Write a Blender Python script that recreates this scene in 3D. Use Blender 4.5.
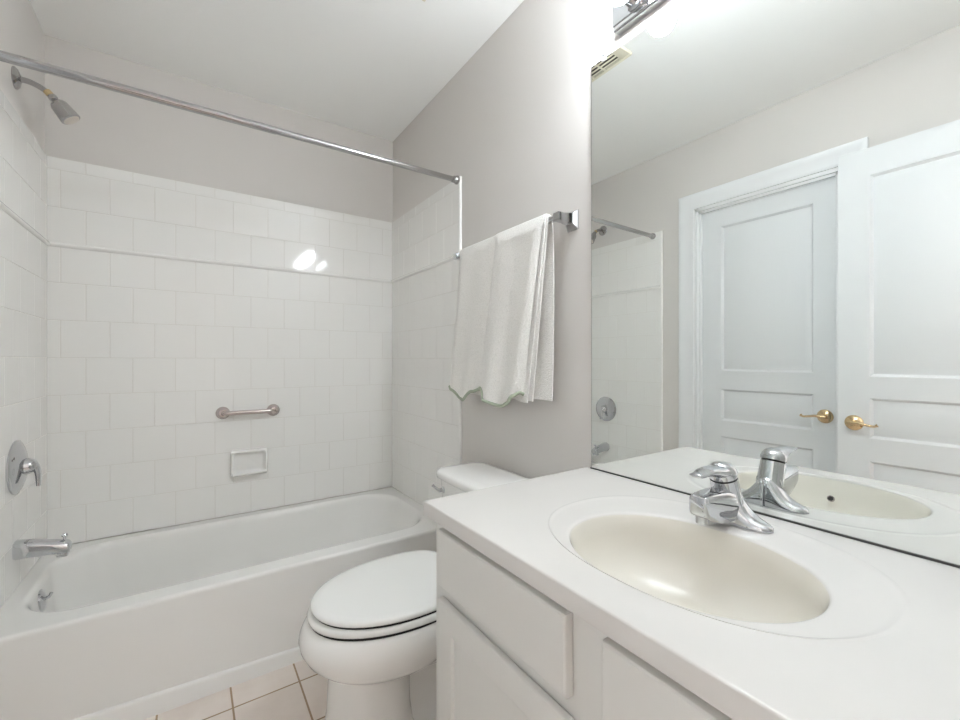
import bpy, bmesh, math, random
from mathutils import Vector, Matrix

# ------------------------------------------------------------------ start
for o in list(bpy.data.objects):
    bpy.data.objects.remove(o, do_unlink=True)
SC = bpy.context.scene
COL = SC.collection
PI = math.pi
W = 1.524            # room width: x = 0 is the tap wall, x = W is the mirror wall
CEIL = 2.467
YF = -2.53           # inner face of the wall with the entrance doorway
random.seed(7)

# ------------------------------------------------------------------ camera, world, light, exposure
cam = bpy.data.cameras.new('camera')
cam.sensor_width = 36.0
cam.lens = 36.0 * 423.83 / 960.0
cam.clip_start = 0.02
camo = bpy.data.objects.new('camera', cam)
COL.objects.link(camo)
camo.location = (0.4961, -2.4552, 1.1252)
camo.rotation_euler = (PI / 2, 0, -math.radians(34.347))
SC.camera = camo

BULB_STRENGTH = 46.0
HALL_STRENGTH = 11.0
world = bpy.data.worlds.new('world')
SC.world = world
world.use_nodes = True
wb = world.node_tree.nodes['Background']
wb.inputs[0].default_value = (0.93, 0.95, 1.0, 1)
wb.inputs[1].default_value = HALL_STRENGTH
pl = bpy.data.lights.new('hall_portal', 'AREA')
pl.shape = 'RECTANGLE'
pl.size = 1.00
pl.size_y = 2.40
pl.cycles.is_portal = True
plo = bpy.data.objects.new('hall_portal', pl)
COL.objects.link(plo)
plo.location = (3.55, -3.20, 1.23)
plo.rotation_euler = (PI / 2, 0, PI / 2)

SC.view_settings.view_transform = 'Standard'
SC.view_settings.look = 'None'
SC.view_settings.gamma = 1.0
SC.view_settings.use_curve_mapping = False
SC.view_settings.exposure = 1.2
SC.cycles.max_bounces = 14
SC.cycles.diffuse_bounces = 9
SC.cycles.glossy_bounces = 8
SC.cycles.caustics_reflective = True

# ------------------------------------------------------------------ materials
def srgb(r, g, b):
    f = lambda c: (c / 255 / 12.92) if c <= 10 else ((c / 255 + 0.055) / 1.055) ** 2.4
    return (f(r), f(g), f(b), 1)

def mat(name, col, rough=0.5, metal=0.0, spec=0.5, coat=0.0, bump=None, emit=None, var=None, sheen=0):
    m = bpy.data.materials.new(name)
    m.use_nodes = True
    nt = m.node_tree
    b = nt.nodes['Principled BSDF']
    b.inputs['Base Color'].default_value = col
    b.inputs['Roughness'].default_value = rough
    b.inputs['Metallic'].default_value = metal
    b.inputs['Specular IOR Level'].default_value = spec
    b.inputs['Coat Weight'].default_value = coat
    b.inputs['Coat Roughness'].default_value = 0.06
    if sheen:
        b.inputs['Sheen Weight'].default_value = sheen
    tc = nt.nodes.new('ShaderNodeTexCoord')
    if bump:
        scale, strength, dist = bump[:3]
        mp = nt.nodes.new('ShaderNodeMapping')
        if len(bump) > 3:
            mp.inputs['Scale'].default_value = bump[3]
        n = nt.nodes.new('ShaderNodeTexNoise')
        n.inputs['Scale'].default_value = scale
        n.inputs['Detail'].default_value = 3
        bp = nt.nodes.new('ShaderNodeBump')
        bp.inputs['Strength'].default_value = strength
        bp.inputs['Distance'].default_value = dist
        nt.links.new(tc.outputs['Object'], mp.inputs[0])
        nt.links.new(mp.outputs[0], n.inputs['Vector'])
        nt.links.new(n.outputs['Fac'], bp.inputs['Height'])
        nt.links.new(bp.outputs[0], b.inputs['Normal'])
    if var:
        scale, c2, lo, hi = var
        n = nt.nodes.new('ShaderNodeTexNoise')
        n.inputs['Scale'].default_value = scale
        n.inputs['Detail'].default_value = 5
        nt.links.new(tc.outputs['Object'], n.inputs['Vector'])
        r = nt.nodes.new('ShaderNodeValToRGB')
        r.color_ramp.elements[0].position = lo
        r.color_ramp.elements[1].position = hi
        r.color_ramp.elements[0].color = col
        r.color_ramp.elements[1].color = c2
        nt.links.new(n.outputs['Fac'], r.inputs[0])
        nt.links.new(r.outputs[0], b.inputs['Base Color'])
    if emit:
        b.inputs['Emission Color'].default_value = emit[0]
        b.inputs['Emission Strength'].default_value = emit[1]
    return m

M = {}
M['wall'] = mat('greige wall paint', srgb(214, 210, 206), 0.7, spec=0.25, bump=(260, 0.08, 0.001))
M['ceiling'] = mat('flat ceiling paint', srgb(246, 246, 244), 0.85, spec=0.2, bump=(200, 0.06, 0.001))
M['tile'] = mat('glazed white tile', srgb(238, 237, 234), 0.07, spec=0.5, bump=(9, 0.03, 0.003))
M['grout'] = mat('pale tile grout', srgb(222, 219, 213), 0.8, spec=0.2)
M['liner_end'] = mat('unglazed tile end', srgb(110, 108, 104), 0.6)
M['enamel'] = mat('white tub enamel', srgb(236, 235, 232), 0.16, spec=0.5)
M['china'] = mat('white vitreous china', srgb(238, 237, 234), 0.09, spec=0.55)
M['seat'] = mat('white seat plastic', srgb(236, 236, 233), 0.17, spec=0.5)
M['gap_shade'] = mat('dark seat gap shade', srgb(28, 27, 26), 0.7)  # near-black colour for the shade in the seat gaps
M['marble'] = mat('cultured marble', srgb(213, 210, 206), 0.14, spec=0.5, var=(3.0, srgb(217, 214, 210), 0.35, 0.7))
M['basin'] = mat('cultured marble with cream bounce light', srgb(225, 221, 212), 0.16, spec=0.35)  # cream tint paints in the light bouncing inside the bowl
M['cabinet'] = mat('white cabinet paint', srgb(216, 215, 211), 0.38, spec=0.4)
M['trim'] = mat('white trim paint', srgb(232, 233, 234), 0.32, spec=0.45)
M['door'] = mat('white door paint', srgb(222, 224, 225), 0.5, spec=0.35, bump=(28, 0.22, 0.0016, (3.2, 3.2, 0.16)))
M['chrome'] = mat('polished chrome', (0.61, 0.62, 0.64, 1), 0.045, metal=1)
M['chrome_soft'] = mat('used chrome tube', (0.47, 0.46, 0.46, 1), 0.13, metal=1)
M['nickel'] = mat('brushed nickel', (0.56, 0.49, 0.47, 1), 0.26, metal=1)
M['brass'] = mat('polished brass', (0.72, 0.55, 0.33, 1), 0.10, metal=1)
M['black'] = mat('black gap', srgb(14, 14, 14), 0.6)
M['mirror'] = mat('silvered glass', (0.90, 0.925, 0.91, 1), 0.0, metal=1)
M['mirror_edge'] = mat('mirror edge', srgb(92, 96, 92), 0.4)
M['channel'] = mat('grey metal channel', srgb(84, 84, 82), 0.4, metal=0.6)
M['clip'] = mat('clear plastic clip', srgb(236, 236, 236), 0.12, spec=0.6)
M['towel'] = mat('white terry cotton', srgb(247, 245, 241), 0.95, spec=0.1, bump=(300, 0.9, 0.004), sheen=0.3, var=(260, srgb(228, 226, 221), 0.45, 0.75))
M['towel_trim'] = mat('sage green hem stitching', srgb(172, 180, 162), 0.9, spec=0.1, bump=(500, 0.6, 0.002))
M['vent'] = mat('ivory vent plastic', srgb(226, 220, 200), 0.5)
M['vent_shade'] = mat('dark vent gap shade', srgb(70, 64, 56), 0.8)  # dark colour painted for the shade behind the louvres
M['teflon'] = mat('tan thread tape', srgb(176, 154, 112), 0.6)
M['spray'] = mat('grey shower spray face', srgb(205, 196, 186), 0.5)
M['wood'] = mat('dark added hall floor', srgb(110, 84, 62), 0.4)
M['caulk'] = mat('white caulk', srgb(226, 224, 218), 0.5)
M['bulb'] = mat('lit frosted globe', (1, 1, 1, 1), 0.4, emit=((0.87, 0.94, 1.0, 1), BULB_STRENGTH))

def floor_material():
    m = bpy.data.materials.new('beige floor tile')
    m.use_nodes = True
    nt = m.node_tree
    b = nt.nodes['Principled BSDF']
    tc = nt.nodes.new('ShaderNodeTexCoord')
    mp = nt.nodes.new('ShaderNodeMapping')
    mp.inputs['Location'].default_value = (-0.61 + 0.2015 * 5, 0.8735 + 0.2015 * 10, 0)
    br = nt.nodes.new('ShaderNodeTexBrick')
    br.offset = 0
    br.squash = 1
    br.inputs['Scale'].default_value = 1
    br.inputs['Brick Width'].default_value = 0.2015
    br.inputs['Row Height'].default_value = 0.2015
    br.inputs['Mortar Size'].default_value = 0.0032
    br.inputs['Mortar Smooth'].default_value = 0.2
    br.inputs['Color1'].default_value = srgb(234, 225, 217)
    br.inputs['Color2'].default_value = srgb(230, 220, 212)
    br.inputs['Mortar'].default_value = srgb(163, 138, 108)
    n = nt.nodes.new('ShaderNodeTexNoise')
    n.inputs['Scale'].default_value = 9
    n.inputs['Detail'].default_value = 6
    mx = nt.nodes.new('ShaderNodeMixRGB')
    mx.blend_type = 'MULTIPLY'
    mx.inputs[0].default_value = 0.35
    rp = nt.nodes.new('ShaderNodeValToRGB')
    rp.color_ramp.elements[0].position = 0.3
    rp.color_ramp.elements[0].color = srgb(222, 212, 206)
    rp.color_ramp.elements[1].position = 0.65
    rp.color_ramp.elements[1].color = (1, 1, 1, 1)
    bp = nt.nodes.new('ShaderNodeBump')
    bp.invert = True
    bp.inputs['Strength'].default_value = 0.5
    bp.inputs['Distance'].default_value = 0.002
    L = nt.links.new
    L(tc.outputs['Object'], mp.inputs[0])
    L(mp.outputs[0], br.inputs['Vector'])
    L(tc.outputs['Object'], n.inputs['Vector'])
    L(n.outputs['Fac'], rp.inputs[0])
    L(br.outputs['Color'], mx.inputs[1])
    L(rp.outputs[0], mx.inputs[2])
    L(mx.outputs[0], b.inputs['Base Color'])
    L(br.outputs['Fac'], bp.inputs['Height'])
    L(bp.outputs[0], b.inputs['Normal'])
    b.inputs['Roughness'].default_value = 0.3
    return m
M['floor'] = floor_material()

# ------------------------------------------------------------------ helpers
def thing(name, label, cat, loc=(0, 0, 0), group=None):
    o = bpy.data.objects.new(name, None)
    COL.objects.link(o)
    o.location = loc
    o.empty_display_size = 0.05
    o['label'] = label
    o['category'] = cat
    if group:
        o['group'] = group
    return o

def world_loc(o):
    v = Vector((0, 0, 0))
    while o is not None:
        v += o.location
        o = o.parent
    return v

def obj(name, bm, m, parent=None, label=None, sharp=38, smooth=True):
    """link bm (in world coordinates) as ONE mesh object below parent"""
    if parent is not None:
        bmesh.ops.translate(bm, verts=bm.verts, vec=-world_loc(parent))
    bmesh.ops.recalc_face_normals(bm, faces=bm.faces)
    me = bpy.data.meshes.new(name)
    bm.to_mesh(me)
    bm.free()
    me.materials.append(M[m])
    if smooth:
        for p in me.polygons:
            p.use_smooth = True
        me.set_sharp_from_angle(angle=math.radians(sharp))
    o = bpy.data.objects.new(name, me)
    COL.objects.link(o)
    if parent is not None:
        o.parent = parent
    if label:
        o['label'] = label
    return o

def struct(name, bm, m, label=None, **k):
    o = obj(name, bm, m, None, label, **k)
    o['kind'] = 'structure'
    return o

def box(bm, x0, x1, y0, y1, z0, z1, bev=0.0, seg=2):
    t = bmesh.new()
    bmesh.ops.create_cube(t, size=1)
    for v in t.verts:
        v.co = Vector((x0 + (v.co.x + .5) * (x1 - x0), y0 + (v.co.y + .5) * (y1 - y0), z0 + (v.co.z + .5) * (z1 - z0)))
    if bev > 0:
        bmesh.ops.bevel(t, geom=list(t.edges), offset=bev, segments=seg, profile=0.5, affect='EDGES')
    merge(bm, t)

def merge(bm, t):
    me = bpy.data.meshes.new('tmp')
    t.to_mesh(me)
    t.free()
    bm.from_mesh(me)
    bpy.data.meshes.remove(me)

def loft(bm, rings, cap0=True, cap1=True, closed=True):
    vr = [[bm.verts.new(p) for p in r] for r in rings]
    n = len(vr[0])
    for a, b in zip(vr, vr[1:]):
        for i in range(n if closed else n - 1):
            j = (i + 1) % n
            bm.faces.new((a[i], a[j], b[j], b[i]))
    if cap0:
        bm.faces.new(list(reversed(vr[0])))
    if cap1:
        bm.faces.new(vr[-1])
    return vr

def frame(d):
    d = Vector(d).normalized()
    up = Vector((0, 0, 1)) if abs(d.z) < 0.95 else Vector((1, 0, 0))
    a = d.cross(up).normalized()
    return d, a, d.cross(a).normalized()

def lathe(bm, prof, org, axis, n=40):
    """prof: (radius, distance along axis)"""
    d, a, b = frame(axis)
    org = Vector(org)
    rings = []
    for r, h in prof:
        r = max(r, 1e-5)
        rings.append([org + d * h + a * (r * math.cos(2 * PI * i / n)) + b * (r * math.sin(2 * PI * i / n)) for i in range(n)])
    loft(bm, rings)

def tube(bm, pts, rad, n=20, flat=None):
    pts = [Vector(p) for p in pts]
    m = len(pts)
    rr = rad if isinstance(rad, (list, tuple)) else [rad] * m
    rings = []
    pa = None
    for i, p in enumerate(pts):
        d = (pts[min(i + 1, m - 1)] - pts[max(i - 1, 0)]).normalized()
        if pa is None:
            _, a, b = frame(d)
        else:
            a = (pa - d * pa.dot(d)).normalized()
            b = d.cross(a)
        pa = a
        rings.append([p + a * (rr[i] * math.cos(2 * PI * k / n)) + b * (rr[i] * math.sin(2 * PI * k / n)) for k in range(n)])
    loft(bm, rings)

def bez(pts, n=10):
    """smooth curve through pts (Catmull-Rom)"""
    P = [Vector(p) for p in pts]
    out = []
    for i in range(len(P) - 1):
        p0, p1, p2, p3 = P[max(i - 1, 0)], P[i], P[i + 1], P[min(i + 2, len(P) - 1)]
        for k in range(n):
            t = k / n
            out.append(0.5 * ((2 * p1) + (p2 - p0) * t + (2 * p0 - 5 * p1 + 4 * p2 - p3) * t * t + (3 * p1 - p0 - 3 * p2 + p3) * t ** 3))
    out.append(P[-1])
    return out

def rrect(x0, x1, y0, y1, r, z, nc=10, ns=12):
    """rounded rectangle ring, the same point count for every size"""
    r = max(min(r, (x1 - x0) / 2 - 1e-4, (y1 - y0) / 2 - 1e-4), 1e-4)
    cs = [(x1 - r, y1 - r, 0), (x0 + r, y1 - r, 90), (x0 + r, y0 + r, 180), (x1 - r, y0 + r, 270)]
    pts = []
    for q, (cx, cy, a0) in enumerate(cs):
        arc = []
        for k in range(nc + 1):
            a = math.radians(a0 + 90 * k / nc)
            arc.append((cx + r * math.cos(a), cy + r * math.sin(a)))
        pts += arc
        nx, ny, na = cs[(q + 1) % 4]
        e = (nx + r * math.cos(math.radians(na)), ny + r * math.sin(math.radians(na)))
        s = arc[-1]
        for k in range(1, ns):
            pts.append((s[0] + (e[0] - s[0]) * k / ns, s[1] + (e[1] - s[1]) * k / ns))
    return [Vector((x, y, z)) for x, y in pts]

def panel_slab(bm, to, w, h, t, panels, moulding):
    """board w x h x t with moulded panels; to(u, n, z) turns local into world; n = 0 back, n = t face"""
    us = sorted({0, w} | {p[0] for p in panels} | {p[1] for p in panels})
    zs = sorted({0, h} | {p[2] for p in panels} | {p[3] for p in panels})
    b = bmesh.new()
    V = {(i, j): b.verts.new((u, t, z)) for i, u in enumerate(us) for j, z in enumerate(zs)}
    pf = []
    for i in range(len(us) - 1):
        for j in range(len(zs) - 1):
            f = b.faces.new((V[i, j], V[i + 1, j], V[i + 1, j + 1], V[i, j + 1]))
            uc, zc = (us[i] + us[i + 1]) / 2, (zs[j] + zs[j + 1]) / 2
            if any(p[0] < uc < p[1] and p[2] < zc < p[3] for p in panels):
                pf.append(f)
    b.normal_update()
    if pf and pf[0].normal.y < 0:
        bmesh.ops.reverse_faces(b, faces=b.faces)
        b.normal_update()
    bd = [e for e in b.edges if e.is_boundary]
    r = bmesh.ops.extrude_edge_only(b, edges=bd)
    nv = [g for g in r['geom'] if isinstance(g, bmesh.types.BMVert)]
    for v in nv:
        v.co.y = 0
    bmesh.ops.contextual_create(b, geom=[g for g in r['geom'] if isinstance(g, bmesh.types.BMEdge)])
    b.normal_update()
    for th, dp in moulding:
        bmesh.ops.inset_individual(b, faces=pf, thickness=th, depth=0)
        for f in pf:
            for v in f.verts:
                v.co.y += dp
    for v in b.verts:
        v.co = Vector(to(v.co.x, v.co.y, v.co.z))
    merge(bm, b)

# ------------------------------------------------------------------ room shell
bm = bmesh.new()
box(bm, -0.12, W + 0.12, YF - 0.12, 0.12, -0.08, 0)
struct('floor', bm, 'floor', smooth=False)
bm = bmesh.new()
box(bm, -0.12, W + 0.12, YF - 0.12, 0.12, CEIL, CEIL + 0.08)
struct('ceiling', bm, 'ceiling', smooth=False)
bm = bmesh.new()
box(bm, -0.12, W + 0.12, 0, 0.12, 0, CEIL)
wall_back = struct('wall_back', bm, 'wall', smooth=False)
bm = bmesh.new()
box(bm, W, W + 0.12, YF - 0.12, 0, 0, CEIL)
wall_right = struct('wall_right', bm, 'wall', smooth=False)
D0, D1, DH = -1.060, -1.767, 2.040        # closet doorway in the left wall
bm = bmesh.new()
box(bm, -0.12, 0, D0, 0, 0, CEIL)
box(bm, -0.12, 0, YF - 0.12, D1, 0, CEIL)
box(bm, -0.12, 0, D1, D0, DH, CEIL)
wall_left = struct('wall_left', bm, 'wall', smooth=False)
E0, E1 = 0.045, 0.815                      # entrance doorway in the front wall
bm = bmesh.new()
box(bm, 0, E0, YF - 0.12, YF, 0, CEIL)
box(bm, E1, W, YF - 0.12, YF, 0, CEIL)
box(bm, E0, E1, YF - 0.12, YF, DH, CEIL)
struct('wall_front', bm, 'wall', smooth=False)

# unseen hall added for the light; daylight enters at its open far end
HX0, HX1, HY0 = -0.70, 3.60, -3.75  # length chosen to keep direct daylight off the open door
b_ = bmesh.new()
box(b_, HX0, HX1, HY0, YF - 0.12, -0.08, 0)
struct('floor_added_hall', b_, 'wood', smooth=False)
b_ = bmesh.new()
box(b_, HX0, HX1, HY0, YF - 0.12, CEIL, CEIL + 0.08)
struct('ceiling_added_hall', b_, 'ceiling', smooth=False)
b_ = bmesh.new()
box(b_, HX0, HX1, HY0 - 0.10, HY0, 0, CEIL)
struct('wall_added_hall_far', b_, 'wall', smooth=False)
b_ = bmesh.new()
box(b_, HX0 - 0.10, HX0, HY0, YF - 0.12, 0, CEIL)
struct('wall_added_hall_end', b_, 'wall', smooth=False)
b_ = bmesh.new()
box(b_, W + 0.12, HX1, YF - 0.12, YF, 0, CEIL)
box(b_, HX0, -0.12, YF - 0.12, YF, 0, CEIL)
struct('wall_added_hall_near', b_, 'wall', smooth=False)

# ---- tiled tub surround
ROW, COLW = 0.1565, 0.1560
ZL = 1.604
TTOP = 1.967
TBOT = 0.351
def tile_panel(wall, to, u0, u1, joint):
    """field of glazed tiles in running bond; to(u, n, z): n = 0 wall, rising into the room"""
    g = bmesh.new()
    b = bmesh.new()
    T = 0.010
    vs = [to(u0, 0, TBOT), to(u1, 0, TBOT), to(u1, 0, TTOP), to(u0, 0, TTOP),
          to(u0, T - 0.0012, TBOT), to(u1, T - 0.0012, TBOT), to(u1, T - 0.0012, TTOP), to(u0, T - 0.0012, TTOP)]
    v = [g.verts.new(p) for p in vs]
    for f in ((0, 1, 2, 3), (4, 5, 6, 7), (0, 1, 5, 4), (1, 2, 6, 5), (2, 3, 7, 6), (3, 0, 4, 7)):
        g.faces.new([v[i] for i in f])
    gap, bv = 0.0009, 0.0009
    k0 = -9
    for k in range(k0, 3):
        z0, z1 = ZL + k * ROW, ZL + (k + 1) * ROW
        z0, z1 = max(z0, TBOT), min(z1, TTOP)
        if z1 - z0 < 0.012:
            continue
        off = joint + (0 if k % 2 == 0 else COLW / 2)
        j = math.floor((u0 - off) / COLW)
        while off + j * COLW < u1:
            a, c = max(u0, off + j * COLW), min(u1, off + (j + 1) * COLW)
            j += 1
            if c - a < 0.006:
                continue
            tx, tz = random.gauss(0, 0.0012), random.gauss(0, 0.0012)
            def q(u, z, n):
                return to(u, n + (u - (a + c) / 2) * tx + (z - (z0 + z1) / 2) * tz, z)
            o = [(a + gap, z0 + gap), (c - gap, z0 + gap), (c - gap, z1 - gap), (a + gap, z1 - gap)]
            i = [(a + gap + bv, z0 + gap + bv), (c - gap - bv, z0 + gap + bv), (c - gap - bv, z1 - gap - bv), (a + gap + bv, z1 - gap - bv)]
            r0 = [b.verts.new(q(u, z, T - 0.004)) for u, z in o]
            r1 = [b.verts.new(q(u, z, T - 0.0007)) for u, z in o]
            r2 = [b.verts.new(q(u, z, T)) for u, z in i]
            for A, B in ((r0, r1), (r1, r2)):
                for s in range(4):
                    b.faces.new((A[s], A[(s + 1) % 4], B[(s + 1) % 4], B[s]))
            b.faces.new(r2)
    gr = obj('tile_grout', g, 'grout', wall, smooth=False)
    obj('wall_tiles', b, 'tile', gr, sharp=12)
    # half-round pencil liner
    l = bmesh.new()
    prof = [(0.0, -0.011), (0.006, -0.011), (0.016, -0.0075), (0.0195, 0), (0.016, 0.0075), (0.006, 0.011), (0.0, 0.011)]
    loft(l, [[to(u, n + 0.001, ZL + z) for n, z in prof] for u in (u0, u1)])
    obj('pencil_liner', l, 'tile', gr, 'raised white pencil liner running along the tile', sharp=60)
    return gr
TY = -0.800
tile_panel(wall_back, lambda u, n, z: Vector((u, -n, z)), 0.0, W, 0.907)
gl = tile_panel(wall_left, lambda u, n, z: Vector((n, u, z)), TY - 0.040, -0.010, -0.03)
gr_ = tile_panel(wall_right, lambda u, n, z: Vector((W - n, u, z)), TY + 0.004, -0.010, -0.03)
# rounded bullnose strip down the open edge of each end wall
for wall, sx, x, y in ((gr_, -1, W, TY), (gl, 1, 0, TY - 0.044)):
    b = bmesh.new()
    prof = [(0, 0), (0.012, 0), (0.012, -0.004), (0.009, -0.0085), (0.004, -0.010), (0, -0.010)]
    loft(b, [[Vector((x + sx * n, y + 0.006 + d, z)) for n, d in prof] for z in (0.002, TTOP)])
    obj('bullnose_edge', b, 'tile', wall, 'white rounded vertical edge strip of the tile', sharp=60)
b = bmesh.new()
box(b, W - 0.024, W - 0.006, TY + 0.003, TY + 0.012, ZL - 0.009, ZL + 0.010, 0.002)
obj('liner_end', b, 'liner_end', gr_, 'small dark end of the pencil liner')

# ---- trim
def baseboard(name, x0, x1, y0, y1):
    b = bmesh.new()
    box(b, x0, x1, y0, y1, 0, 0.085, 0.004)
    return struct(name, b, 'trim')
baseboard('baseboard_right', W - 0.012, W, -1.556, TY - 0.006)
baseboard('baseboard_left', 0, 0.012, D0 + 0.096, TY - 0.052)

# closet door casing (trim_1) and jamb
def casing_profile(w):
    # (distance from the opening, projection)
    return [(0, 0), (0, 0.009), (0.012, 0.012), (0.020, 0.010), (0.060, 0.015), (0.072, 0.019), (0.084, 0.019), (w, 0.016), (w, 0)]
b = bmesh.new()
prof = casing_profile(0.092)
g0 = 0.003
rings = []
for (ys, zs, sy, sz) in ((D0, 0, 1, 0), (D0, DH, 1, 1), (D1, DH, -1, 1), (D1, 0, -1, 0)):
    rings.append([Vector((n, ys + sy * (d + g0), zs + sz * (d + g0))) for d, n in prof])
loft(b, rings)
tr = struct('trim_1', b, 'trim', 'white moulded casing round the closed door', sharp=25)
b = bmesh.new()
for (y0, y1, z0, z1) in ((D0 - 0.016, D0 + 0.002, 0, DH), (D1 - 0.002, D1 + 0.016, 0, DH), (D1, D0, DH - 0.016, DH + 0.002)):
    box(b, -0.118, 0.001, y0, y1, z0, z1, 0.001)
for (y0, y1, z0, z1) in ((D0 - 0.028, D0 - 0.014, 0, DH - 0.01), (D1 + 0.014, D1 + 0.028, 0, DH - 0.01), (D1 + 0.01, D0 - 0.01, DH - 0.028, DH - 0.014)):
    box(b, -0.036, -0.014, y0, y1, z0, z1, 0.001)
obj('door_jamb', b, 'trim', tr)

MOULD = [(0.004, -0.003), (0.011, -0.010), (0.006, 0.0), (0.034, 0.009)]
def lever_set(parent, x, sx, y, z, dirn):
    """rose, neck and wave lever of a door handle; sx = side it faces, dirn = y direction of the lever"""
    b = bmesh.new()
    lathe(b, [(0.0, 0), (0.033, 0), (0.034, 0.003), (0.031, 0.008), (0.020, 0.013), (0.013, 0.016), (0.012, 0.038), (0.0, 0.040)], (x, y, z), (sx, 0, 0))
    h = obj('lever_handle', b, 'brass', parent, 'polished brass lever handle')
    b = bmesh.new()
    pts = bez([(x + sx * 0.040, y - dirn * 0.012, z), (x + sx * 0.046, y + dirn * 0.006, z + 0.001), (x + sx * 0.048, y + dirn * 0.028, z + 0.003),
               (x + sx * 0.047, y + dirn * 0.054, z - 0.002), (x + sx * 0.046, y + dirn * 0.076, z - 0.004), (x + sx * 0.045, y + dirn * 0.088, z + 0.002)], 8)
    m = len(pts)
    tube(b, pts, [0.0085 - 0.0035 * math.sin(PI * i / (m - 1) * 0.5) + (0.002 if i > m - 5 else 0) for i in range(m)], 16)
    obj('lever', b, 'brass', h)
    return h

# closed closet door, recessed in the left wall
dw = (D0 - 0.018) - (D1 + 0.018)
def to1(u, n, z):
    return (-0.072 + n, D1 + 0.018 + u, 0.006 + z)
PAN = [(0.106, None, 1.055, 1.905), (0.106, None, 0.765, 0.948), (0.106, None, 0.160, 0.672)]
b = bmesh.new()
panel_slab(b, to1, dw, 2.015, 0.035, [(0.106, dw - 0.118, a, c) for _, _, a, c in PAN], MOULD)
d1 = struct('door_1', b, 'door', 'closed white panelled door in its frame', sharp=25)
lever_set(d1, -0.037, 1, D1 + 0.075, 0.848, 1)

# entrance door, swung open flat in front of the left wall
d2w = 0.735
D2F, D2Y = 0.088, -1.776
def to2(u, n, z):
    return (D2F - 0.035 + n, D2Y - u, 0.010 + z)
b = bmesh.new()
panel_slab(b, to2, d2w, 2.045, 0.035, [(0.110, d2w - 0.110, a + 0.008 if a < 1 else a - 0.012, c if c < 1 else c + 0.02) for _, _, a, c in PAN], MOULD)
d2 = struct('door_2', b, 'door', 'open white panelled door leaf in front of the door frame', sharp=25)
lever_set(d2, D2F, 1, D2Y - 0.058, 0.845, -1)

# ------------------------------------------------------------------ bathtub
tub = thing('bathtub', 'white alcove bathtub between the tiled walls', 'bathtub', (0.76, -0.38, 0))
ZR = 0.360
b = bmesh.new()
def tr_(x0, x1, y0, y1, r, z):
    return rrect(x0, x1, y0, y1, r, z, 12, 14)
rings = [tr_(0.003, 1.521, -0.757, -0.003, 0.004, 0.001),
         tr_(0.003, 1.521, -0.757, -0.003, 0.004, 0.320),
         tr_(0.003, 1.521, -0.757, -0.003, 0.004, 0.344),
         tr_(0.003, 1.521, -0.757, -0.003, 0.004, 0.349),
         tr_(0.004, 1.520, -0.7555, -0.004, 0.006, 0.355),
         tr_(0.006, 1.518, -0.752, -0.006, 0.008, 0.3585),
         tr_(0.010, 1.514, -0.746, -0.010, 0.010, ZR),
         tr_(0.016, 1.508, -0.740, -0.016, 0.012, ZR),
         tr_(0.046, 1.466, -0.682, -0.056, 0.17, ZR),
         tr_(0.052, 1.460, -0.676, -0.062, 0.17, ZR),
         tr_(0.056, 1.456, -0.671, -0.067, 0.17, ZR - 0.001),
         tr_(0.061, 1.450, -0.665, -0.073, 0.17, ZR - 0.005),
         tr_(0.066, 1.443, -0.660, -0.079, 0.17, ZR - 0.014),
         tr_(0.069, 1.437, -0.657, -0.083, 0.17, ZR - 0.028),
         tr_(0.073, 1.422, -0.653, -0.088, 0.17, ZR - 0.060),
         tr_(0.084, 1.370, -0.636, -0.104, 0.17, 0.200),
         tr_(0.096, 1.310, -0.622, -0.118, 0.17, 0.110),
         tr_(0.112, 1.270, -0.600, -0.136, 0.16, 0.076),
         tr_(0.145, 1.220, -0.565, -0.168, 0.14, 0.056),
         tr_(0.220, 1.120, -0.480, -0.240, 0.09, 0.050)]
for r_ in rings:                      # the rim falls slightly towards the back wall
    for p_ in r_:
        if p_.z > 0.25:
            p_.z -= 0.011 * (p_.y + 0.757) / 0.757 * min(1, (p_.z - 0.25) / 0.09)
loft(b, rings)
obj('tub_shell', b, 'enamel', tub, sharp=50)
b = bmesh.new()
def flange(x, h):
    return [Vector((x, y, z)) for y, z in ((-0.755, 0.0), (-0.768, 0.0), (-0.768, h - 0.009), (-0.7665, h - 0.004), (-0.763, h - 0.001), (-0.755, h))]
loft(b, [flange(0.004, 0.080), flange(1.50, 0.026)])
obj('base_flange', b, 'enamel', tub, 'white raised strip along the foot of the apron', sharp=60)
b = bmesh.new()
lathe(b, [(0, 0), (0.036, 0), (0.037, 0.003), (0.034, 0.008), (0.022, 0.012), (0, 0.013)], (0.0705, -0.40, 0.297), (1, 0, 0.14))
ov = obj('overflow_plate', b, 'chrome', tub, 'round chrome overflow plate')
b = bmesh.new()
tube(b, bez([(0.080, -0.40, 0.300), (0.092, -0.40, 0.306), (0.098, -0.40, 0.318)], 5), [0.006] * 6 + [0.005] * 5, 12)
obj('trip_lever', b, 'chrome', ov)
b = bmesh.new()
lathe(b, [(0, 0), (0.034, 0), (0.034, 0.003), (0.026, 0.005), (0.0, 0.004)], (0.27, -0.38, 0.0505), (0, 0, 1))
obj('drain', b, 'chrome', tub, 'chrome tub drain')

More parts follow.
